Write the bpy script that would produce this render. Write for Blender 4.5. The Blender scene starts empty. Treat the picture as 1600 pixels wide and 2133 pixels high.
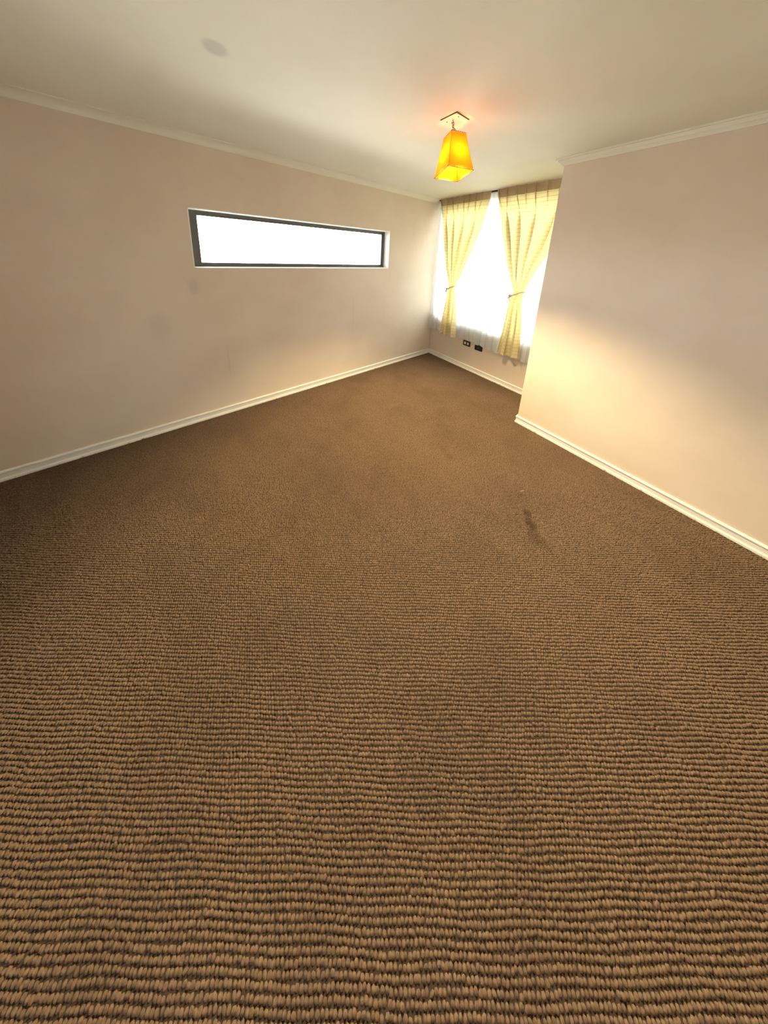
import bpy, bmesh, math, random
import numpy as np
from mathutils import Vector, Matrix
random.seed(4)
SC = bpy.context.scene
C = bpy.context.collection

# ------------------------------------------------------------------ camera
cam_d = bpy.data.cameras.new('camera')
cam = bpy.data.objects.new('camera', cam_d); C.objects.link(cam); SC.camera = cam
YAW, PITCH, ROLL = -0.905936, 0.215502, 0.047441
FPX = 507.25
fw = Vector((math.sin(YAW)*math.cos(PITCH), math.cos(YAW)*math.cos(PITCH), -math.sin(PITCH)))
rt0 = Vector((math.cos(YAW), -math.sin(YAW), 0)); up0 = rt0.cross(fw)
rt = math.cos(ROLL)*rt0 + math.sin(ROLL)*up0
up = -math.sin(ROLL)*rt0 + math.cos(ROLL)*up0
M = Matrix((rt, up, -fw)).transposed().to_4x4()
M.translation = Vector((2.62385, -3.08144, 1.62692))
cam.matrix_world = M
cam_d.sensor_fit = 'HORIZONTAL'; cam_d.sensor_width = 36
cam_d.lens = FPX/1600*36
cam_d.shift_y = -(1066.5-640)/1600
cam_d.clip_start = 0.02; cam_d.clip_end = 100

# ------------------------------------------------------------------ sky, light, exposure
SKY = 32.0
BULB = 76.0
LAMP_W = 390.0
world = bpy.data.worlds.new('World'); SC.world = world; world.use_nodes = True
bg = world.node_tree.nodes['Background']
# hazy bright sky above the horizon, duller ground below it
wn = world.node_tree
tc = wn.nodes.new('ShaderNodeTexCoord'); sx = wn.nodes.new('ShaderNodeSeparateXYZ'); mr = wn.nodes.new('ShaderNodeMapRange')
mx = wn.nodes.new('ShaderNodeMix'); mx.data_type = 'RGBA'
wn.links.new(tc.outputs['Generated'], sx.inputs[0]); wn.links.new(sx.outputs[2], mr.inputs[0])
mr.inputs[1].default_value = -0.05; mr.inputs[2].default_value = 0.05
wn.links.new(mr.outputs[0], mx.inputs[0])
mx.inputs[6].default_value = (0.45, 0.47, 0.44, 1); mx.inputs[7].default_value = (0.94, 0.985, 1.0, 1)
wn.links.new(mx.outputs[2], bg.inputs[0]); bg.inputs[1].default_value = SKY
SC.view_settings.view_transform = 'Standard'; SC.view_settings.look = 'None'
SC.view_settings.gamma = 1; SC.view_settings.use_curve_mapping = False
SC.view_settings.exposure = 0.12

def portal(loc, rot, sx, sy):
    l = bpy.data.lights.new('window_portal', 'AREA'); l.shape = 'RECTANGLE'; l.size = sx; l.size_y = sy
    l.cycles.is_portal = True
    o = bpy.data.objects.new('window_portal', l); C.objects.link(o); o.location = loc; o.rotation_euler = rot
portal((-0.17, -2.03, 1.68), (0, -math.pi/2, 0), 0.5, 2.1)
portal((0.89, 0.17, 1.52), (-math.pi/2, 0, 0), 1.7, 1.74)
portal((2.3, -4.77, 1.05), (math.pi/2, 0, 0), 0.9, 2.1)  # portal for the added door

# ------------------------------------------------------------------ materials
def mat(name):
    m = bpy.data.materials.new(name); m.use_nodes = True
    nt = m.node_tree
    return m, nt, nt.nodes['Principled BSDF'], nt.nodes['Material Output']
def N(nt, t, **kw):
    n = nt.nodes.new(t)
    for k, v in kw.items(): setattr(n, k, v)
    return n
def mix_rgb(nt, fac, a, b, blend='MIX'):
    n = N(nt, 'ShaderNodeMix', data_type='RGBA', blend_type=blend)
    for i, v in ((0, fac), (6, a), (7, b)):
        if hasattr(v, 'links') or isinstance(v, bpy.types.NodeSocket): nt.links.new(v, n.inputs[i])
        else: n.inputs[i].default_value = v if i == 0 else (*v, 1)
    return n.outputs[2]
def math_n(nt, op, a, b=None, c=None, clamp=False):
    n = N(nt, 'ShaderNodeMath', operation=op, use_clamp=clamp)
    for i, v in enumerate((a, b, c)):
        if v is None: continue
        if isinstance(v, bpy.types.NodeSocket): nt.links.new(v, n.inputs[i])
        else: n.inputs[i].default_value = v
    return n.outputs[0]
def noise(nt, vec, scale, detail=3, rough=0.5):
    n = N(nt, 'ShaderNodeTexNoise'); n.inputs['Scale'].default_value = scale
    n.inputs['Detail'].default_value = detail; n.inputs['Roughness'].default_value = rough
    if vec is not None: nt.links.new(vec, n.inputs['Vector'])
    return n.outputs['Fac']
def ramp(nt, fac, lo, hi):
    n = N(nt, 'ShaderNodeMapRange'); n.interpolation_type = 'SMOOTHSTEP'
    nt.links.new(fac, n.inputs[0]); n.inputs[1].default_value = lo; n.inputs[2].default_value = hi
    return n.outputs[0]
def coords(nt): return N(nt, 'ShaderNodeTexCoord').outputs['Object']
def spot(nt, vec, centre, scale, r0, r1, wob=0.0, ws=20):
    """1 inside a blob of the given centre; scale stretches each axis"""
    v = N(nt, 'ShaderNodeVectorMath', operation='SUBTRACT'); nt.links.new(vec, v.inputs[0]); v.inputs[1].default_value = centre
    s = N(nt, 'ShaderNodeVectorMath', operation='MULTIPLY'); nt.links.new(v.outputs[0], s.inputs[0]); s.inputs[1].default_value = scale
    l = N(nt, 'ShaderNodeVectorMath', operation='LENGTH'); nt.links.new(s.outputs[0], l.inputs[0])
    d = l.outputs['Value']
    if wob: d = math_n(nt, 'ADD', d, math_n(nt, 'MULTIPLY', math_n(nt, 'SUBTRACT', noise(nt, vec, ws, 3), 0.5), wob))
    n = N(nt, 'ShaderNodeMapRange'); n.interpolation_type = 'SMOOTHSTEP'
    nt.links.new(d, n.inputs[0]); n.inputs[1].default_value = r0; n.inputs[2].default_value = r1
    n.inputs[3].default_value = 1; n.inputs[4].default_value = 0
    return n.outputs[0]
def bump(nt, h, bsdf, strength, dist):
    b = N(nt, 'ShaderNodeBump'); b.inputs['Strength'].default_value = strength; b.inputs['Distance'].default_value = dist
    nt.links.new(h, b.inputs['Height']); nt.links.new(b.outputs[0], bsdf.inputs['Normal'])

def paint(name, base, dark, rough=0.75, marks=(), bs=0.12):
    m, nt, b, o = mat(name); v = coords(nt)
    col = mix_rgb(nt, ramp(nt, noise(nt, v, 1.6, 4, 0.6), 0.35, 0.7), base, dark)
    for c, s, r0, r1, k, rgb, wob, ws in marks:
        f = math_n(nt, 'MULTIPLY', spot(nt, v, c, s, r0, r1, wob, ws), k)
        col = mix_rgb(nt, f, col, rgb)
    nt.links.new(col, b.inputs['Base Color']); b.inputs['Roughness'].default_value = rough
    b.inputs['Specular IOR Level'].default_value = 0.3
    bump(nt, noise(nt, v, 190, 3, 0.6), b, bs, 0.002)
    return m
WALLC = (0.70, 0.59, 0.475); WALLD = (0.655, 0.54, 0.425)
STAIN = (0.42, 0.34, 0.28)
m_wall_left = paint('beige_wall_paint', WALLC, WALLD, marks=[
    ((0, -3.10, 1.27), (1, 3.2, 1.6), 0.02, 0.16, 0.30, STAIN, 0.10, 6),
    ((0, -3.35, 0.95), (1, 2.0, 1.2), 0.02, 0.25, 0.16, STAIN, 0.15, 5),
    ((0, -1.52, 0.90), (1, 60, 1.6), 0.1, 0.5, 0.30, STAIN, 0.5, 14),
    ((0, -0.955, 1.36), (1, 90, 6), 0.1, 0.5, 0.45, STAIN, 0.4, 20),
    ((0, -2.90, 0.55), (1, 40, 2.5), 0.1, 0.5, 0.20, STAIN, 0.4, 14)])
m_wall = paint('beige_wall_paint_plain', WALLC, WALLD)
m_ceiling = paint('cream_ceiling_paint', (0.78, 0.73, 0.61), (0.74, 0.69, 0.565), marks=[
    ((1.168, -2.924, 2.45), (1, 1, 1), 0.028, 0.062, 0.42, (0.36, 0.33, 0.29), 0.02, 12),
    ((1.9, -2.6, 2.45), (1, 1, 1), 0.1, 0.9, 0.12, (0.62, 0.5, 0.42), 0.3, 3)], bs=0.2)
m_lining = paint('white_reveal_paint', (0.86, 0.84, 0.78), (0.83, 0.80, 0.73))
def trim_mat():
    m, nt, b, o = mat('white_gloss_trim'); v = coords(nt)
    col = mix_rgb(nt, ramp(nt, noise(nt, v, 6, 4, 0.6), 0.4, 0.8), (0.82, 0.79, 0.72), (0.74, 0.70, 0.62))
    z = N(nt, 'ShaderNodeSeparateXYZ'); nt.links.new(v, z.inputs[0])
    low = ramp(nt, z.outputs[2], 0.016, 0.0)
    low = N(nt, 'ShaderNodeMapRange'); nt.links.new(z.outputs[2], low.inputs[0]); low.inputs[1].default_value = 0.0
    low.inputs[2].default_value = 0.016; low.inputs[3].default_value = 1; low.inputs[4].default_value = 0
    chip = math_n(nt, 'MULTIPLY', low.outputs[0], ramp(nt, noise(nt, v, 17, 4, 0.7), 0.58, 0.66), clamp=True)
    col = mix_rgb(nt, chip, col, (0.20, 0.13, 0.09))
    nt.links.new(col, b.inputs['Base Color']); b.inputs['Roughness'].default_value = 0.4
    return m
m_trim = trim_mat()
def simple(name, rgb, rough=0.5, metal=0.0, emis=None, es=0.0, ns=30, var=0.06):
    m, nt, b, o = mat(name); v = coords(nt)
    d = tuple(max(0, c*(1-var*2)) for c in rgb)
    nt.links.new(mix_rgb(nt, noise(nt, v, ns, 3), rgb, d), b.inputs['Base Color'])
    b.inputs['Roughness'].default_value = rough; b.inputs['Metallic'].default_value = metal
    if emis: b.inputs['Emission Color'].default_value = (*emis, 1); b.inputs['Emission Strength'].default_value = es
    return m
m_alu = simple('dark_bronze_aluminium', (0.13, 0.128, 0.12), 0.45, 0.3)
m_gasket = simple('black_rubber_gasket', (0.012, 0.012, 0.012), 0.6)
m_winwhite = simple('white_window_frame', (0.80, 0.81, 0.80), 0.4)
m_black = simple('black_socket_plastic', (0.010, 0.009, 0.008), 0.3)
m_module = simple('white_socket_module', (0.75, 0.70, 0.60), 0.35)
m_dark = simple('dark_curtain_rail', (0.02, 0.02, 0.02), 0.4, 0.5)
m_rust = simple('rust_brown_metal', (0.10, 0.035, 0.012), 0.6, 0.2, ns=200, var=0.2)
m_plate = simple('painted_ceiling_plate', (0.74, 0.68, 0.57), 0.5)
m_lace = simple('pale_lacing_cord', (0.95, 0.85, 0.62), 0.7)
m_cord = simple('beige_tieback_cord', (0.84, 0.70, 0.50), 0.85, ns=120, var=0.12)
m_bulb = simple('glowing_bulb', (1, 0.95, 0.8), 0.3, emis=(1.0, 0.56, 0.19), es=BULB)
m_base = simple('carpet_backing', (0.045, 0.027, 0.016), 0.95)

def glass_mat():
    m, nt, b, o = mat('clear_window_glass'); nt.nodes.remove(b)
    t = N(nt, 'ShaderNodeBsdfTransparent'); t.inputs[0].default_value = (0.97, 0.985, 0.98, 1)
    g = N(nt, 'ShaderNodeBsdfGlossy'); g.inputs['Roughness'].default_value = 0.03
    f = N(nt, 'ShaderNodeFresnel'); f.inputs[0].default_value = 1.45
    mx = N(nt, 'ShaderNodeMixShader'); nt.links.new(f.outputs[0], mx.inputs[0])
    nt.links.new(t.outputs[0], mx.inputs[1]); nt.links.new(g.outputs[0], mx.inputs[2]); nt.links.new(mx.outputs[0], o.inputs[0])
    return m
m_glass = glass_mat()

def cloth(name, dif, trans, k_trans, k_open=0.0, stripes=False, weave=900):
    m, nt, b, o = mat(name); nt.nodes.remove(b)
    uv = N(nt, 'ShaderNodeUVMap').outputs[0]
    d = N(nt, 'ShaderNodeBsdfDiffuse'); t = N(nt, 'ShaderNodeBsdfTranslucent')
    cd, ct = (*dif, 1), (*trans, 1)
    if stripes:
        s = N(nt, 'ShaderNodeSeparateXYZ'); nt.links.new(uv, s.inputs[0])
        def line(c, period, width):
            f = math_n(nt, 'FRACT', math_n(nt, 'DIVIDE', c, period))
            a = math_n(nt, 'ABSOLUTE', math_n(nt, 'SUBTRACT', f, 0.5))
            n = N(nt, 'ShaderNodeMapRange'); nt.links.new(a, n.inputs[0])
            n.inputs[1].default_value = width/period/2*0.6; n.inputs[2].default_value = width/period/2*1.4
            n.inputs[3].default_value = 1; n.inputs[4].default_value = 0
            return n.outputs[0]
        f = math_n(nt, 'MAXIMUM', math_n(nt, 'MULTIPLY', line(s.outputs[1], 0.0445, 0.0075), 1.0),
                   math_n(nt, 'MULTIPLY', line(s.outputs[0], 0.047, 0.005), 0.3))
        nt.links.new(mix_rgb(nt, f, dif, tuple(c*0.91 for c in dif)), d.inputs[0])
        nt.links.new(mix_rgb(nt, f, trans, (trans[0]*0.60, trans[1]*0.57, trans[2]*0.48)), t.inputs[0])
    else:
        v = coords(nt)
        nt.links.new(mix_rgb(nt, noise(nt, v, 60, 3), dif, tuple(c*0.92 for c in dif)), d.inputs[0])
        t.inputs[0].default_value = ct
    mx = N(nt, 'ShaderNodeMixShader'); mx.inputs[0].default_value = k_trans
    nt.links.new(d.outputs[0], mx.inputs[1]); nt.links.new(t.outputs[0], mx.inputs[2])
    out = mx.outputs[0]
    if k_open:
        p = N(nt, 'ShaderNodeBsdfTransparent')
        m2 = N(nt, 'ShaderNodeMixShader'); m2.inputs[0].default_value = k_open
        nt.links.new(out, m2.inputs[1]); nt.links.new(p.outputs[0], m2.inputs[2]); out = m2.outputs[0]
    nt.links.new(out, o.inputs[0])
    return m
m_curtain = cloth('cream_checked_curtain', (0.80, 0.67, 0.40), (0.90, 0.79, 0.37), 0.25, 0.0, True)
m_header = cloth('buckram_curtain_header', (0.56, 0.43, 0.26), (0.50, 0.36, 0.15), 0.004)
m_sheer = cloth('white_sheer_voile', (0.90, 0.92, 0.93), (0.90, 0.93, 0.95), 0.40, 0.13)
m_hem = cloth('white_sheer_hem', (0.88, 0.89, 0.88), (0.85, 0.88, 0.88), 0.45, 0.22)
m_shade = cloth('orange_parchment_shade', (0.90, 0.50, 0.03), (0.92, 0.33, 0.004), 0.29)

m_frost = cloth('added_door_frosted_glass', (0.85, 0.88, 0.88), (0.88, 0.93, 0.93), 0.27)

def carpet_mat():
    m, nt, b, o = mat('brown_loop_carpet'); v = coords(nt)
    col = mix_rgb(nt, ramp(nt, noise(nt, v, 120, 2, 0.5), 0.3, 0.7), (0.205, 0.133, 0.084), (0.125, 0.081, 0.053))
    col = mix_rgb(nt, math_n(nt, 'MULTIPLY', ramp(nt, noise(nt, v, 2.6, 4, 0.6), 0.42, 0.72), 0.35), col, (0.088, 0.055, 0.038))
    dk = (0.045, 0.023, 0.010)
    for c, s, r0, r1, k, wob, ws in [((2.235, -1.49, 0), (1, 1, 0), 0.015, 0.035, 0.6, 0.05, 45),
                             ((2.275, -1.545, 0), (1, 1, 0), 0.015, 0.045, 0.7, 0.06, 45),
                             ((2.33, -1.60, 0), (0.7, 1, 0), 0.02, 0.06, 0.35, 0.05, 25),
                             ((1.632, -1.54, 0), (1, 1, 0), 0.01, 0.05, 0.45, 0.06, 22),
                             ((1.56, -1.52, 0), (1, 1, 0), 0.01, 0.04, 0.35, 0.06, 22)]:
        col = mix_rgb(nt, math_n(nt, 'MULTIPLY', spot(nt, v, c, s, r0, r1, wob, ws), k), col, dk)
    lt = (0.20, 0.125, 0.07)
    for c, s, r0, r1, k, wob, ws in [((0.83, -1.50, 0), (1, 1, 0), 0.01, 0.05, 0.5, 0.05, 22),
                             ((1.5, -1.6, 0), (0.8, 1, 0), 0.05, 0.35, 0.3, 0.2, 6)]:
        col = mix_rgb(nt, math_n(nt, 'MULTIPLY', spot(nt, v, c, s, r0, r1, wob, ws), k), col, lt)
    nt.links.new(col, b.inputs['Base Color']); b.inputs['Roughness'].default_value = 0.95
    b.inputs['Specular IOR Level'].default_value = 0.1
    return m
m_carpet = carpet_mat()

# ------------------------------------------------------------------ helpers
def link(name, bm, m, parent=None, smooth=False):
    me = bpy.data.meshes.new(name)
    bmesh.ops.recalc_face_normals(bm, faces=bm.faces)
    bm.to_mesh(me); bm.free(); me.materials.append(m)
    if smooth:
        for p in me.polygons: p.use_smooth = True
    o = bpy.data.objects.new(name, me); C.objects.link(o)
    if parent: o.parent = parent
    return o
def tag(o, label, cat, group=None, kind=None):
    o['label'] = label; o['category'] = cat
    if group: o['group'] = group
    if kind: o['kind'] = kind
    return o
def struct(o, label=None):
    o['kind'] = 'structure'
    if label: o['label'] = label
    return o
def box(bm, a, b, bevel=0.0):
    r = bmesh.ops.create_cube(bm, size=1)['verts']
    c = [(a[i]+b[i])/2 for i in range(3)]; s = [abs(b[i]-a[i]) for i in range(3)]
    for v in r: v.co = Vector([c[i]+v.co[i]*s[i] for i in range(3)])
    if bevel:
        es = list({e for v in r for e in v.link_edges})
        bmesh.ops.bevel(bm, geom=es, offset=bevel, segments=2, affect='EDGES', profile=0.5)
def sweep(bm, path, prof, up=Vector((0, 0, 1)), closed=False, inward=1):
    """prof: (out, z) points; path: xy points; out is to the left of travel * inward"""
    n = len(path); rings = []
    for i, p in enumerate(path):
        p = Vector(p)
        d0 = (p-Vector(path[i-1])).normalized() if (i > 0 or closed) else None
        d1 = (Vector(path[(i+1) % n])-p).normalized() if (i < n-1 or closed) else None
        if d0 is None: d0 = d1
        if d1 is None: d1 = d0
        n0 = Vector((-d0.y, d0.x)); n1 = Vector((-d1.y, d1.x))
        mt = (n0+n1).normalized(); k = 1/max(0.2, mt.dot(n0))
        rings.append([bm.verts.new((p.x+mt.x*k*o*inward, p.y+mt.y*k*o*inward, z)) for o, z in prof])
    m = len(prof)
    for i in range(n if closed else n-1):
        a, b = rings[i], rings[(i+1) % n]
        for j in range(m): bm.faces.new((a[j], a[(j+1) % m], b[(j+1) % m], b[j]))
    if not closed:
        bm.faces.new(rings[0]); bm.faces.new(list(reversed(rings[-1])))
def tube(bm, pts, r, seg=8, closed=False):
    pts = [Vector(p) for p in pts]; n = len(pts); rings = []
    ref = Vector((0.31, 0.2, 0.93)).normalized()
    for i, p in enumerate(pts):
        if closed: d = (pts[(i+1) % n]-pts[i-1]).normalized()
        else: d = (pts[min(i+1, n-1)]-pts[max(i-1, 0)]).normalized()
        a = d.cross(ref)
        if a.length < 1e-3: a = d.cross(Vector((1, 0, 0)))
        a.normalize(); b = d.cross(a)
        rr = r[i] if isinstance(r, (list, tuple)) else r
        rings.append([bm.verts.new(p+rr*(a*math.cos(t)+b*math.sin(t))) for t in [2*math.pi*k/seg for k in range(seg)]])
    for i in range(n if closed else n-1):
        a, b = rings[i], rings[(i+1) % n]
        for j in range(seg): bm.faces.new((a[j], a[(j+1) % seg], b[(j+1) % seg], b[j]))
    if not closed: bm.faces.new(rings[0]); bm.faces.new(list(reversed(rings[-1])))

# ------------------------------------------------------------------ room shell
H = 2.45; XR = 3.9; YF = -4.6; EX, EY = 1.759, -0.595; T = 0.15
bm = bmesh.new(); box(bm, (-T, YF-T, -0.14), (XR+T, T, -0.006)); struct(link('floor', bm, m_base))
bm = bmesh.new(); box(bm, (-T, YF-T, H), (XR+T, T, H+0.14)); struct(link('ceiling', bm, m_ceiling))
# left wall with the strip window opening
WY0, WY1, WZ0, WZ1 = -3.083, -0.980, 1.433, 1.924
bm = bmesh.new()
for a, b in (((-T, YF, 0), (0, WY0, H)), ((-T, WY1, 0), (0, 0, H)), ((-T, WY0, 0), (0, WY1, WZ0)), ((-T, WY0, WZ1), (0, WY1, H))): box(bm, a, b)
struct(link('wall_left', bm, m_wall_left))
# back wall with the curtained window opening
BX0, BX1, BZ0, BZ1 = 0.035, 1.735, 0.655, 2.37
bm = bmesh.new()
for a, b in (((-T, 0, 0), (BX0, T, H)), ((BX1, 0, 0), (XR, T, H)), ((BX0, 0, 0), (BX1, T, BZ0)), ((BX0, 0, BZ1), (BX1, T, H))): box(bm, a, b)
struct(link('wall_back', bm, m_wall))
bm = bmesh.new(); box(bm, (EX, EY, 0), (XR, 0, H)); struct(link('wall_right', bm, m_wall))
bm = bmesh.new(); box(bm, (XR, YF, 0), (XR+T, T, H)); struct(link('wall_side', bm, m_wall))
DX0, DX1, DZ = 1.85, 2.75, 2.06     # opening for the added glazed door behind the photographer
bm = bmesh.new()
for a, b in (((-T, YF-T, 0), (DX0, YF, H)), ((DX1, YF-T, 0), (XR+T, YF, H)), ((DX0, YF-T, DZ), (DX1, YF, H))): box(bm, a, b)
struct(link('wall_front', bm, m_wall))

# skirting
BP = [(0, 0), (0.017, 0), (0.0165, 0.014), (0.010, 0.026), (0.010, 0.056), (0.0145, 0.060), (0.0150, 0.067), (0.011, 0.073), (0, 0.075)]
def base(name, path):
    bm = bmesh.new(); sweep(bm, path, BP, inward=-1); struct(link(name, bm, m_trim))
base('baseboard_left', [(0, YF), (0, 0), (0.0005, 0)])
def base2(name, path, start_m=None):
    bm = bmesh.new(); sweep(bm, path, BP, inward=-1); return struct(link(name, bm, m_trim))
base2('baseboard_back', [(0.0, 0), (EX, 0)])
base2('baseboard_right', [(EX, -0.012), (EX, EY), (XR, EY)])
base2('baseboard_side', [(XR, EY), (XR, YF)])

# plaster cornices
def arc_prof(w, h, n=7, lip=0.006):
    pts = [(0, H-h), (lip, H-h), (lip, H-h+0.006)]
    for i in range(n+1):
        t = math.pi/2*i/n
        pts.append((lip+(w-2*lip)*(1-math.cos(t)), H-h+0.006+(h-0.012)*math.sin(t)))
    pts += [(w-lip, H-0.004), (w, H-0.004), (w, H), (0, H)]
    return pts
bm = bmesh.new(); sweep(bm, [(0, YF), (0, -0.10)], arc_prof(0.075, 0.05, 8, 0.003), inward=-1)
o = struct(link('trim_1', bm, m_ceiling), 'slim cream cornice along the top of the left wall')
CP = [(0, H-0.052), (0.010, H-0.052), (0.012, H-0.044), (0.020, H-0.036), (0.030, H-0.030), (0.038, H-0.020), (0.040, H-0.012), (0.052, H-0.012), (0.052, H), (0, H)]
bm = bmesh.new(); sweep(bm, [(EX, -0.25), (EX, EY), (XR, EY)], CP, inward=-1)
struct(link('trim_2', bm, m_ceiling), 'stepped cornice along the top of the right wall')
bm = bmesh.new(); box(bm, (0.001, -0.009, 0.075), (0.030, 0.0, BZ0-0.01), 0.002)
struct(link('trim_3', bm, m_wall), 'narrow painted strip in the corner below the window')

# strip window: lining, frame, glass
w1 = bpy.data.objects.new('window_1', None); C.objects.link(w1); w1.location = (0, -2.03, 1.43)
struct(w1, 'long low strip window with dark metal frame high in the left wall')
inv = Matrix.Translation(-Vector(w1.location))
def put(name, bm, m, par, smooth=False):
    bm.transform(Matrix.Translation(-Vector(par.location))); return link(name, bm, m, par, smooth)
bm = bmesh.new(); L = 0.008
for a, b in (((-T, WY0, WZ0), (0.001, WY0+L, WZ1)), ((-T, WY1-L, WZ0), (0.001, WY1, WZ1)), ((-T, WY0, WZ0), (0.001, WY1, WZ0+L)), ((-T, WY0, WZ1-L), (0.001, WY1, WZ1))): box(bm, a, b)
put('reveal', bm, m_lining, w1)
def rect_frame(bm, x0, x1, y0, y1, z0, z1, wl, wr, wb, wt, bev=0.002):
    # four mitred bars in a plane of constant x
    o = [(y0, z0), (y1, z0), (y1, z1), (y0, z1)]; i = [(y0+wl, z0+wb), (y1-wr, z0+wb), (y1-wr, z1-wt), (y0+wl, z1-wt)]
    for k in range(4):
        k2 = (k+1) % 4; q = [o[k], o[k2], i[k2], i[k]]
        va = [bm.verts.new((x0, *p)) for p in q]; vb = [bm.verts.new((x1, *p)) for p in q]
        bm.faces.new(va); bm.faces.new(list(reversed(vb)))
        for j in range(4): bm.faces.new((va[j], va[(j+1) % 4], vb[(j+1) % 4], vb[j]))
bm = bmesh.new(); rect_frame(bm, -0.145, -0.105, WY0+L, WY1-L, WZ0+L, WZ1-L, 0.026, 0.020, 0.018, 0.020)
put('outer_frame', bm, m_alu, w1)
bm = bmesh.new(); rect_frame(bm, -0.148, -0.117, WY0+0.033, WY1-0.028, WZ0+0.025, WZ1-0.027, 0.026, 0.016, 0.018, 0.018)
put('sash', bm, m_alu, w1)
bm = bmesh.new(); rect_frame(bm, -0.132, -0.121, WY0+0.057, WY1-0.042, WZ0+0.041, WZ1-0.043, 0.004, 0.004, 0.003, 0.004)
put('gasket', bm, m_gasket, w1)
bm = bmesh.new(); box(bm, (-0.130, WY0+0.045, WZ0+0.028), (-0.126, WY1-0.034, WZ1-0.031)); put('pane', bm, m_glass, w1)
bm = bmesh.new(); box(bm, (-0.104, -1.030, WZ0+0.010), (-0.092, -1.010, WZ0+0.022), 0.003); put('latch', bm, simple('brass_latch', (0.55, 0.36, 0.12), 0.3, 0.8), w1)

# curtained window
w2 = bpy.data.objects.new('window_2', None); C.objects.link(w2); w2.location = (0.885, 0.08, BZ0)
struct(w2, 'wide white framed window behind the sheer curtains in the far corner')
def rf_y(y0, y1, x0, x1, z0, z1, w):
    bm = bmesh.new()
    rect_frame(bm, y0, y1, x0, x1, z0, z1, w, w, w, w)
    bm.transform(Matrix(((0, 1, 0, 0), (1, 0, 0, 0), (0, 0, 1, 0), (0, 0, 0, 1)))); return bm
put('window_frame', rf_y(0.07, 0.13, BX0, BX1, BZ0, BZ1, 0.035), m_winwhite, w2)
XM = 0.885
for i, (a, b, y) in enumerate(((BX0+0.035, XM+0.02, 0.078), (XM-0.02, BX1-0.035, 0.103))):
    s = put('sash', rf_y(y, y+0.022, a, b, BZ0+0.035, BZ1-0.035, 0.04), m_winwhite, w2)
    bm = bmesh.new(); box(bm, (a+0.035, y+0.009, BZ0+0.07), (b-0.035, y+0.013, BZ1-0.07)); put('pane', bm, m_glass, w2)
bm = bmesh.new(); box(bm, (BX0, 0.0, BZ0), (BX1, 0.07, BZ0+0.012), 0.003); put('sill', bm, m_lining, w2)

# glazed door added in the unseen wall as fill daylight for the near carpet
d1 = bpy.data.objects.new('added_door_1', None); C.objects.link(d1); d1.location = (2.3, YF-0.08, 0)
struct(d1, 'added white door with one frosted pane for fill daylight')
put('added_door_frame', rf_y(YF-0.14, YF-0.005, DX0, DX1, 0.0, DZ, 0.04), m_winwhite, d1)
put('added_door_leaf', rf_y(YF-0.10, YF-0.06, DX0+0.04, DX1-0.04, 0.04, DZ-0.04, 0.11), m_winwhite, d1)
bm = bmesh.new(); bmesh.ops.create_grid(bm, x_segments=1, y_segments=1, size=0.5, matrix=Matrix.Translation((2.3, YF-0.08, DZ/2)) @ Matrix.Rotation(math.pi/2, 4, 'X') @ Matrix.Diagonal((0.62, DZ-0.28, 1, 1)))
put('pane', bm, m_frost, d1)

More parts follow.
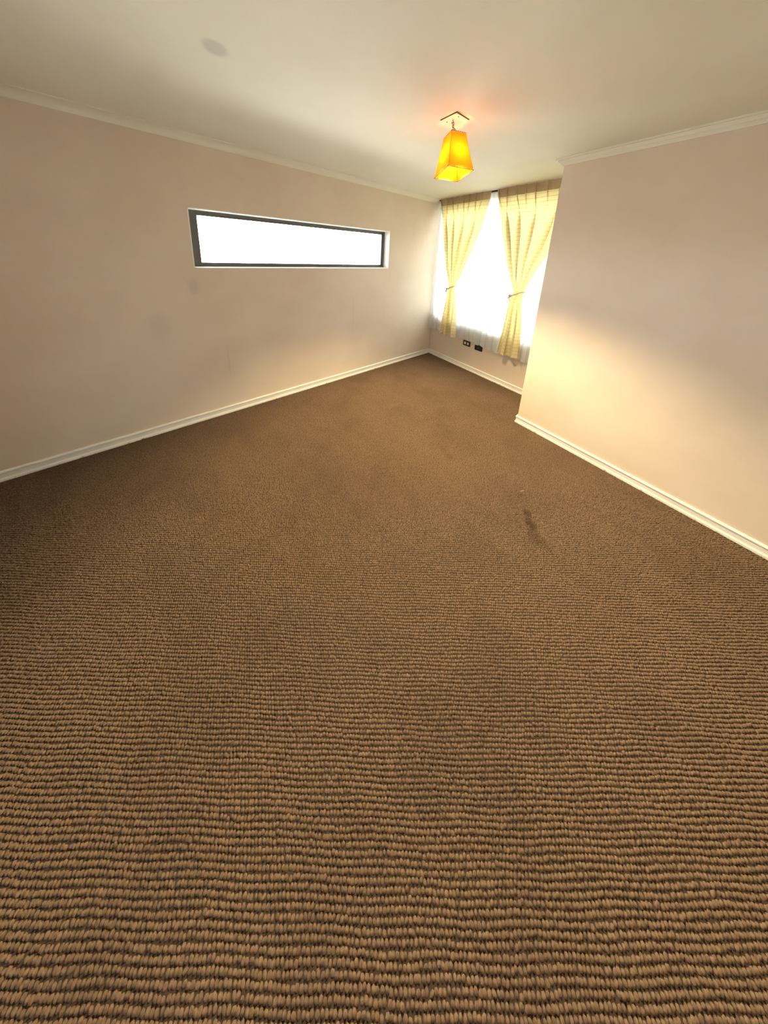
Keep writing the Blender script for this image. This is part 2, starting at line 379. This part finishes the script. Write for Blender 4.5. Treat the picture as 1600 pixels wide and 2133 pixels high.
# ------------------------------------------------------------------ carpet: woven loops as real geometry
def carpet():
    px, py = 0.0102, 0.0099
    a = math.radians(52.5); ca, sa = math.cos(a), math.sin(a)
    rng = np.random.default_rng(7)
    R = 4.2
    iu = np.arange(-int(R/px), int(R/px)+1); iv = np.arange(-int(R/py), int(R/py)+1)
    U, V = np.meshgrid(iu*px, iv*py); U = U + (np.arange(len(iv)) % 2)[:, None]*px*0.5
    U = U.ravel(); V = V.ravel()
    V = V + 0.0012*np.sin(U*23+np.floor(V*30)) + 0.0016*np.sin(U*4.1+V*3)
    U = U + rng.normal(0, 0.0010, U.size); V = V + rng.normal(0, 0.0006, V.size)
    X = 1.95 + U*ca - V*sa; Y = -2.3 + U*sa + V*ca
    ok = (X > 0.012) & (X < XR-0.012) & (Y > YF+0.012) & (Y < -0.012) & ~((X > EX-0.012) & (Y > EY-0.012))
    X, Y = X[ok], Y[ok]; n = X.size
    S = 6
    t = np.arange(S)*2*np.pi/S
    ru = 0.0056*(1+rng.normal(0, 0.10, n)); rv = 0.0045*(1+rng.normal(0, 0.08, n))
    th = a + rng.normal(0, 0.25, n)
    lu = ru[:, None]*np.cos(t)[None]; lv = rv[:, None]*np.sin(t)[None]
    bx = X[:, None] + lu*np.cos(th)[:, None] - lv*np.sin(th)[:, None]
    by = Y[:, None] + lu*np.sin(th)[:, None] + lv*np.cos(th)[:, None]
    hz = 0.0085*(1+rng.normal(0, 0.14, n))
    co = np.zeros((n, S+1, 3)); co[:, :S, 0] = bx; co[:, :S, 1] = by; co[:, :S, 2] = -0.0055
    co[:, S, 0] = X + rng.normal(0, 0.0006, n); co[:, S, 1] = Y + rng.normal(0, 0.0006, n); co[:, S, 2] = hz-0.004
    idx = np.zeros((n, S, 3), np.int32); o = (np.arange(n)*(S+1))[:, None]
    idx[:, :, 0] = o+np.arange(S)[None]; idx[:, :, 1] = o+((np.arange(S)+1) % S)[None]; idx[:, :, 2] = o+S
    me = bpy.data.meshes.new('carpet_pile')
    me.vertices.add(n*(S+1)); me.vertices.foreach_set('co', co.ravel())
    me.loops.add(n*S*3); me.loops.foreach_set('vertex_index', idx.ravel())
    me.polygons.add(n*S); me.polygons.foreach_set('loop_start', np.arange(n*S, dtype=np.int32)*3)
    me.polygons.foreach_set('loop_total', np.full(n*S, 3, np.int32))
    me.polygons.foreach_set('use_smooth', np.ones(n*S, bool))
    me.update(calc_edges=True); me.materials.append(m_carpet)
    ob = bpy.data.objects.new('carpet_pile', me); C.objects.link(ob)
    return tag(ob, 'brown looped wall to wall carpet with small dark stains', 'carpet', kind='stuff')
carpet()
bm = bmesh.new(); tube(bm, [(2.134, -1.372, 0.005), (2.140, -1.362, 0.006), (2.145, -1.352, 0.006), (2.151, -1.345, 0.005)], 0.0007, 6)
tag(link('thread', bm, m_cord, None, True), 'tiny pale thread lying on the brown carpet near the right wall', 'thread')

# ------------------------------------------------------------------ pendant lamp
def lamp():
    root = bpy.data.objects.new('pendant_lamp', None); C.objects.link(root); root.location = (1.514, -1.731, H)
    tag(root, 'orange tapered square pendant lamp with laced edges, lit, hanging from ceiling', 'lamp')
    P = lambda name, bm, m, s=False, par=None: put(name, bm, m, root, s)
    bm = bmesh.new(); box(bm, (1.455, -1.790, H-0.006), (1.573, -1.672, H), 0.0015); P('ceiling_plate', bm, m_plate)
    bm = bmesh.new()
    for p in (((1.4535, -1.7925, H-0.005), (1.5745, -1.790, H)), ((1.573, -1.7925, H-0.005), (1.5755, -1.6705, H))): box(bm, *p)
    P('plate_edge_shade', bm, m_rust)  # rust brown strips stand in for shade on the plate's near sides
    for x, y in ((1.472, -1.751), (1.556, -1.750)):
        bm = bmesh.new(); bmesh.ops.create_uvsphere(bm, u_segments=10, v_segments=6, radius=0.0042, matrix=Matrix.Translation((x, y, H-0.006)) @ Matrix.Diagonal((1, 1, 0.6, 1))); P('screw', bm, m_rust, True)
    # hook
    bm = bmesh.new()
    tube(bm, [(1.514, -1.749, H-0.004), (1.514, -1.749, H-0.014)] + [(1.514+0.006*math.sin(t), -1.749, H-0.020+0.006*math.cos(t)) for t in [k*math.pi/6 for k in range(0, 10)]], 0.0017, 6)
    P('hook', bm, m_rust, True)
    # shade frame of reference (fitted)
    zt = Vector((-0.13, 0.057, 1)).normalized(); th = -0.37
    xa = Vector((math.cos(th), math.sin(th), 0)); xa = (xa-zt*xa.dot(zt)).normalized(); ya = zt.cross(xa)
    ob = Vector((1.547, -1.736, 2.135)); hgt = 0.228; ab, at = 0.0855, 0.0485; ot = ob+zt*hgt
    def pt(a, b, f):  # f 0 bottom .. 1 top
        s = ab+(at-ab)*f; return ob+zt*hgt*f+xa*a*s+ya*b*s
    # chain links from hook to shade top, twisted cable beside it
    a0 = Vector((1.514, -1.749, H-0.022)); a1 = ot+zt*0.006
    nl = 5
    for i in range(nl):
        c = a0.lerp(a1, (i+0.5)/nl); ax = (a1-a0).normalized(); sd = ax.cross(Vector((1, 0, 0))).normalized()
        if i % 2: sd = ax.cross(sd).normalized()
        ln = (a1-a0).length/nl*0.62
        bm = bmesh.new(); tube(bm, [c+ax*ln*math.cos(t)+sd*0.0055*math.sin(t) for t in [2*math.pi*k/14 for k in range(14)]], 0.0012, 6, True)
        P('chain_link', bm, m_rust, True)
    bm = bmesh.new()
    pts = []
    for k in range(25):
        f = k/24; c = a0.lerp(a1, f); t = f*10
        pts.append(c+Vector((0.007*math.cos(t)+0.006*math.sin(math.pi*f), 0.007*math.sin(t), 0)))
    tube(bm, pts, 0.0018, 6); P('cable', bm, m_rust, True)
    bm = bmesh.new(); cc = a1+Vector((0.014, 0.006, 0.006))
    tube(bm, [cc+Vector((0.008*math.cos(t), 0.006*math.cos(t), 0.010*math.sin(t))) for t in [2*math.pi*k/16 for k in range(16)]], 0.0015, 6, True)
    P('ring', bm, m_rust, True)
    # panels
    kk = [(-1, -1), (1, -1), (1, 1), (-1, 1)]
    for i in range(4):
        p, q = kk[i], kk[(i+1) % 4]; bm = bmesh.new(); nu, nv = 6, 8
        out = (xa*(p[0]+q[0])+ya*(p[1]+q[1])).normalized()
        g = []
        for v in range(nv+1):
            row = []
            for u in range(nu+1):
                f = v/nv; s = u/nu
                c = pt(p[0], p[1], f).lerp(pt(q[0], q[1], f), s)
                c -= out*0.002*math.sin(math.pi*s)*math.sin(math.pi*f)
                row.append(bm.verts.new(c))
            g.append(row)
        for v in range(nv):
            for u in range(nu): bm.faces.new((g[v][u], g[v][u+1], g[v+1][u+1], g[v+1][u]))
        P('shade_panel', bm, m_shade, True)
    bm = bmesh.new()
    for f in (0, 1): tube(bm, [pt(a*1.01, b*1.01, f) for a, b in kk for _ in (0,)], 0.0016, 6, True)
    for a, b in kk: tube(bm, [pt(a*0.985, b*0.985, 0), pt(a*0.985, b*0.985, 1)], 0.0010, 6)
    for a, b in kk: tube(bm, [ot, pt(a, b, 1)], 0.0012, 6)
    P('wire_frame', bm, m_rust)
    # lacing stitches round the edges
    bm = bmesh.new()
    def stitch(c, d, out):
        tube(bm, [c-d*0.0035+zt*0.001, c+out*0.0024, c+d*0.0035-zt*0.001], 0.0022, 5)
    for f, n in ((0.0, 13), (1.0, 7)):
        for i in range(4):
            p, q = kk[i], kk[(i+1) % 4]; A, B = pt(*p, f), pt(*q, f)
            out = (xa*(p[0]+q[0])+ya*(p[1]+q[1])).normalized()
            for k in range(n):
                c = A.lerp(B, (k+0.5)/n)+zt*(0.0035 if f == 0 else -0.0035)+out*0.0012
                stitch(c, (zt*0.8+(B-A).normalized()*0.6), out)
    o = P('lacing', bm, m_lace); o['kind'] = 'stuff'
    # socket and bulb
    bm = bmesh.new(); bmesh.ops.create_cone(bm, cap_ends=True, segments=16, radius1=0.017, radius2=0.013, depth=0.05, matrix=Matrix.Translation(ot-zt*0.045)); P('bulb_socket', bm, m_rust)
    bm = bmesh.new(); bmesh.ops.create_icosphere(bm, subdivisions=2, radius=0.030, matrix=Matrix.Translation(ob+zt*0.098))
    for v in bm.verts:
        h = (v.co-(ob+zt*0.098)).dot(zt)
        if h > 0: v.co += zt*h*0.5
    P('bulb', bm, m_bulb, True)
    # the reflector bulb throws most of its light down through the open bottom of the tilted shade
    ld = bpy.data.lights.new('bulb_light', 'SPOT'); ld.energy = LAMP_W; ld.color = (1.0, 0.80, 0.44)
    ld.spot_size = math.radians(110); ld.spot_blend = 0.55; ld.shadow_soft_size = 0.03
    lo = bpy.data.objects.new('bulb_light', ld); C.objects.link(lo); lo.parent = root
    lo.rotation_euler = zt.to_track_quat('Z', 'Y').to_euler(); lo.location = ob+zt*0.062-Vector(root.location)
lamp()

# ------------------------------------------------------------------ curtains
def interp(tab, z):
    t = sorted(tab, key=lambda p: -p[1]); zs = [-p[1] for p in t]; xs = [p[0] for p in t]
    return float(np.interp(-z, zs, xs))
def smooth(t): t = max(0, min(1, t)); return t*t*(3-2*t)
def grid_mesh(name, P, UV, m, parent, rows=None):
    """P: rows x cols of points"""
    nr, nc = len(P), len(P[0])
    me = bpy.data.meshes.new(name)
    me.from_pydata([tuple(p) for r in P for p in r], [], [(i*nc+j, i*nc+j+1, (i+1)*nc+j+1, (i+1)*nc+j) for i in range(nr-1) for j in range(nc-1)])
    uvl = me.uv_layers.new(name='UVMap'); fl = [uv for r in UV for uv in r]
    for lp in me.loops: uvl.data[lp.index].uv = fl[lp.vertex_index]
    for p in me.polygons: p.use_smooth = True
    me.materials.append(m); o = bpy.data.objects.new(name, me); C.objects.link(o); o.parent = parent
    return o
def curtain(label, left, right, pleats, ztop, zbot, ztie, folds_low, y0, seed, cloth_w):
    rnd = random.Random(seed)
    root = bpy.data.objects.new('curtain', None); C.objects.link(root)
    root.location = ((left[0][0]+right[0][0])/2, y0, zbot)
    tag(root, label, 'curtain', 'checked curtains at the far window')
    w_p = 0.015; nf_top = (len(pleats)+1)/2.0; NC = 420; HB = 0.098
    ph = [rnd.uniform(-0.5, 0.5) for _ in range(8)]
    def F(u, z):
        # pinch pleats near the top; soft folds further down
        f = 0; w = 0.016
        for p in pleats:
            d = abs(u-p)
            f = max(f, math.exp(-(d/w)**2)*(0.75 + 0.25*math.cos(d/w*3.0)))
        return f
    def soft(u, n, k):
        x = u*n*2*math.pi + 0.8*math.sin(u*5+ph[0]) + k
        s = math.sin(x); return 0.5+0.5*(abs(s)**0.75)*(1 if s > 0 else -1) + 0.12*math.sin(x*2.3+ph[1])
    zs = list(np.linspace(ztop, ztop-HB, 8)) + list(np.linspace(ztop-HB, zbot, 90))[1:]
    P, UV = [], []
    for z in zs:
        xl, xr = interp(left, z), interp(right, z)
        th = (ztop-z)/(ztop-ztie)           # 0 top, 1 tie
        row, ur = [], []
        for j in range(NC+1):
            u = j/NC
            hd = 1-smooth((ztop-HB-z)/0.22)
            pinch = F(u, z)*(0.034*hd)
            if z > ztop-HB: pinch *= 0.55+0.45*smooth((ztop-z)/HB*1.4)
            if z >= ztie:
                sf = soft(u, (len(pleats)+1)/2.0, 0.6)
                amp = 0.050*smooth(th*1.3)*(1-0.25*smooth((th-0.75)*4))
                sf2 = soft(u, folds_low, 1.0); kx = smooth((th-0.55)/0.45)
                yy = amp*(sf*(1-kx)+sf2*kx)
                xx = xl+(xr-xl)*u
            else:
                tb = (ztie-z)/(ztie-zbot)
                amp = 0.0375+0.040*smooth(tb*1.3)
                yy = amp*soft(u, folds_low, 1.0)
                xx = xl+(xr-xl)*u + 0.012*smooth(tb*2)*math.sin(u*folds_low*2*math.pi*2+1.0)
            yc = y0
            # cloth is drawn in around the tie, belly towards the room just above and below
            rnds = math.sin(math.pi*min(max(u, 0), 1))
            yy2 = yc - yy - pinch - 0.02*rnds*math.exp(-((z-ztie)/0.18)**2)
            zz = z
            if abs(z-zbot) < 0.3: zz = z + 0.006*math.sin(u*11+ph[2])*(1-abs(z-zbot)/0.3)
            sp = xr-xl
            for p in pleats:
                d = (u-p)/w_p
                if abs(d) < 3: xx -= sp*w_p*2.3*d*math.exp(-d*d)*hd
            a2 = 2*math.pi*nf_top*u + 0.9*math.sin(u*5+ph[3])
            ov = smooth(th*2.2)*(1-smooth((th-0.8)*5)) if z >= ztie else 0.0
            edge = min(1, u/0.06, (1-u)/0.06)
            xx += sp*0.085*math.sin(a2)*ov*edge
            row.append((xx-root.location.x, yy2-root.location.y, zz-root.location.z)); ur.append((u*cloth_w, z+0.03*0))
        P.append(row); UV.append(ur)
    # stripes fade out of sight below the tie only because the cloth bunches; same cloth all the way down
    grid_mesh('header', P[:8], UV[:8], m_header, root)
    grid_mesh('cloth', P[7:], UV[7:], m_curtain, root)
    return root
LL = [(0.045, 2.44), (0.072, 2.38), (0.151, 2.005), (0.300, 1.453), (0.375, 1.215), (0.380, 1.19), (0.360, 1.12), (0.336, 0.802), (0.312, 0.47)]
LR = [(0.840, 2.44), (0.835, 2.33), (0.771, 1.979), (0.645, 1.609), (0.499, 1.245), (0.478, 1.19), (0.490, 1.12), (0.540, 0.845), (0.570, 0.47)]
curtain('cream checked tied back curtain in the left corner, beside the long wall', LL, LR,
        [0.02, 0.155, 0.275, 0.395, 0.51, 0.63, 0.745, 0.865], 2.449, 0.468, 1.19, 2.5, -0.086, 1, 1.7)
RL = [(0.918, 2.44), (0.945, 2.33), (1.057, 1.966), (1.186, 1.577), (1.305, 1.266), (1.300, 1.235), (1.275, 1.15), (1.255, 0.763), (1.215, 0.47)]
RR = [(1.735, 2.44), (1.735, 2.12), (1.625, 1.77), (1.500, 1.50), (1.425, 1.300), (1.415, 1.235), (1.415, 1.15), (1.460, 0.879), (1.495, 0.47)]
curtain('cream checked tied back curtain on the right, next to the projecting wall', RL, RR,
        [0.03, 0.155, 0.285, 0.41, 0.535, 0.675, 0.825, 0.965], 2.449, 0.470, 1.235, 3.0, -0.086, 2, 1.9)

def tieback(label, cx, z, w, knot_dx, slope, yc):
    root = bpy.data.objects.new('curtain_tieback', None); C.objects.link(root); root.location = (cx, yc, z)
    tag(root, label, 'tieback', 'cord tiebacks')
    bm = bmesh.new(); tube(bm, [(w*math.cos(t), 0.048*math.sin(t), slope*math.cos(t)) for t in [2*math.pi*k/40 for k in range(40)]], 0.0075, 8, True)
    link('cord', bm, m_cord, root, True)
    k = Vector((-w*0.92, -0.030, -slope))
    bm = bmesh.new(); tube(bm, [k+Vector((0.012*math.cos(t)*(1+0.3*math.sin(3*t)), 0.010*math.sin(2*t), 0.014*math.sin(t))) for t in [2*math.pi*q/24 for q in range(24)]], 0.008, 8, True)
    link('knot', bm, m_cord, root, True)
    for dx, l in ((-0.045, 0.075), (-0.018, 0.085), (0.006, 0.06)):
        bm = bmesh.new(); tube(bm, [k, k+Vector((dx*0.4, -0.012, -l*0.3)), k+Vector((dx*0.8, -0.014, -l*0.7)), k+Vector((dx, -0.012, -l))], [0.006, 0.006, 0.005, 0.007], 8)
        link('tail', bm, m_cord, root, True)
tieback('beige cord tieback knotted round the left curtain', 0.438, 1.195, 0.068, 0, 0.030, -0.122)
tieback('beige cord tieback with loose tails round the right curtain', 1.362, 1.245, 0.078, 0, 0.034, -0.122)

# sheer curtains
def sheer(label, x0, x1, nf, seed, zb, ztop=2.425):
    rnd = random.Random(seed)
    root = bpy.data.objects.new('sheer_curtain', None); C.objects.link(root); root.location = ((x0+x1)/2, -0.045, zb)
    tag(root, label, 'curtain', 'white sheer curtains')
    ph = [rnd.uniform(0, 6) for _ in range(6)]; NC = 220
    zs = list(np.linspace(ztop, zb, 44)); nh = 38
    P, UV = [], []
    for z in zs:
        t = (ztop-z)/(ztop-zb); row, ur = [], []
        for j in range(NC+1):
            u = j/NC
            x = x0+(x1-x0)*u
            a = 2*math.pi*nf*u+1.2*math.sin(u*7+ph[0])+0.5*math.sin(3*t+ph[1])
            amp = 0.007+0.015*t*(0.7+0.3*math.sin(u*9+ph[2]))
            y = -0.047 - amp*(math.sin(a)+0.35*math.sin(2.3*a+ph[3]))
            xx = x+0.010*t*math.sin(2*a+0.6)
            xx = min(max(xx, x0), x1)
            zz = z+(0.010*math.sin(u*13+ph[4])+0.012*math.sin(a+1))*t**4
            row.append((xx-root.location.x, min(y, -0.021)-root.location.y, zz-root.location.z)); ur.append((u*2, z))
        P.append(row); UV.append(ur)
    grid_mesh('voile', P[:nh+1], UV[:nh+1], m_sheer, root)
    grid_mesh('hem', P[nh:], UV[nh:], m_hem, root)
sheer('white sheer curtain on the left, reaching into the wall corner', 0.012, 0.868, 10, 3, 0.470)
sheer('white sheer curtain on the right, ending at the projecting wall', 0.872, 1.742, 10, 8, 0.440)
# rail
rail = bpy.data.objects.new('curtain_rail', None); C.objects.link(rail); rail.location = (0.88, -0.08, H)
tag(rail, 'dark double curtain rail fixed under the ceiling above the window', 'curtain rail')
for y in (-0.068, -0.046):
    bm = bmesh.new(); box(bm, (0.012, y-0.007, H-0.014), (1.745, y+0.007, H), 0.002); put('track', bm, m_dark, rail)

# ------------------------------------------------------------------ sockets
def socket(x, z, label, style):
    root = bpy.data.objects.new('wall_socket', None); C.objects.link(root); root.location = (x, 0, z)
    tag(root, label, 'socket', 'black sockets below the window')
    bm = bmesh.new(); box(bm, (-0.060, -0.010, -0.040), (0.060, 0.0, 0.040), 0.004); link('cover_plate', bm, m_black, root)
    for dx in ((-0.024, 0.024) if style else (0.0,)):
        bm = bmesh.new(); box(bm, (dx-0.014, -0.013, -0.018), (dx+0.014, -0.009, 0.018), 0.002); link('switch_module' if style else 'outlet_module', bm, m_module if style else m_black, root)
    if not style:
        for dx in (-0.009, 0.0, 0.009):
            bm = bmesh.new(); bmesh.ops.create_cone(bm, cap_ends=True, segments=10, radius1=0.0024, radius2=0.0024, depth=0.002, matrix=Matrix.Translation((dx, -0.0135, 0)) @ Matrix.Rotation(math.pi/2, 4, 'X')); link('socket_hole', bm, m_module, root)
socket(0.712, 0.398, 'black wall plate with two white modules, left of the pair below the window', True)
socket(0.905, 0.392, 'black wall socket partly behind the sheer hem, right of the pair', False)
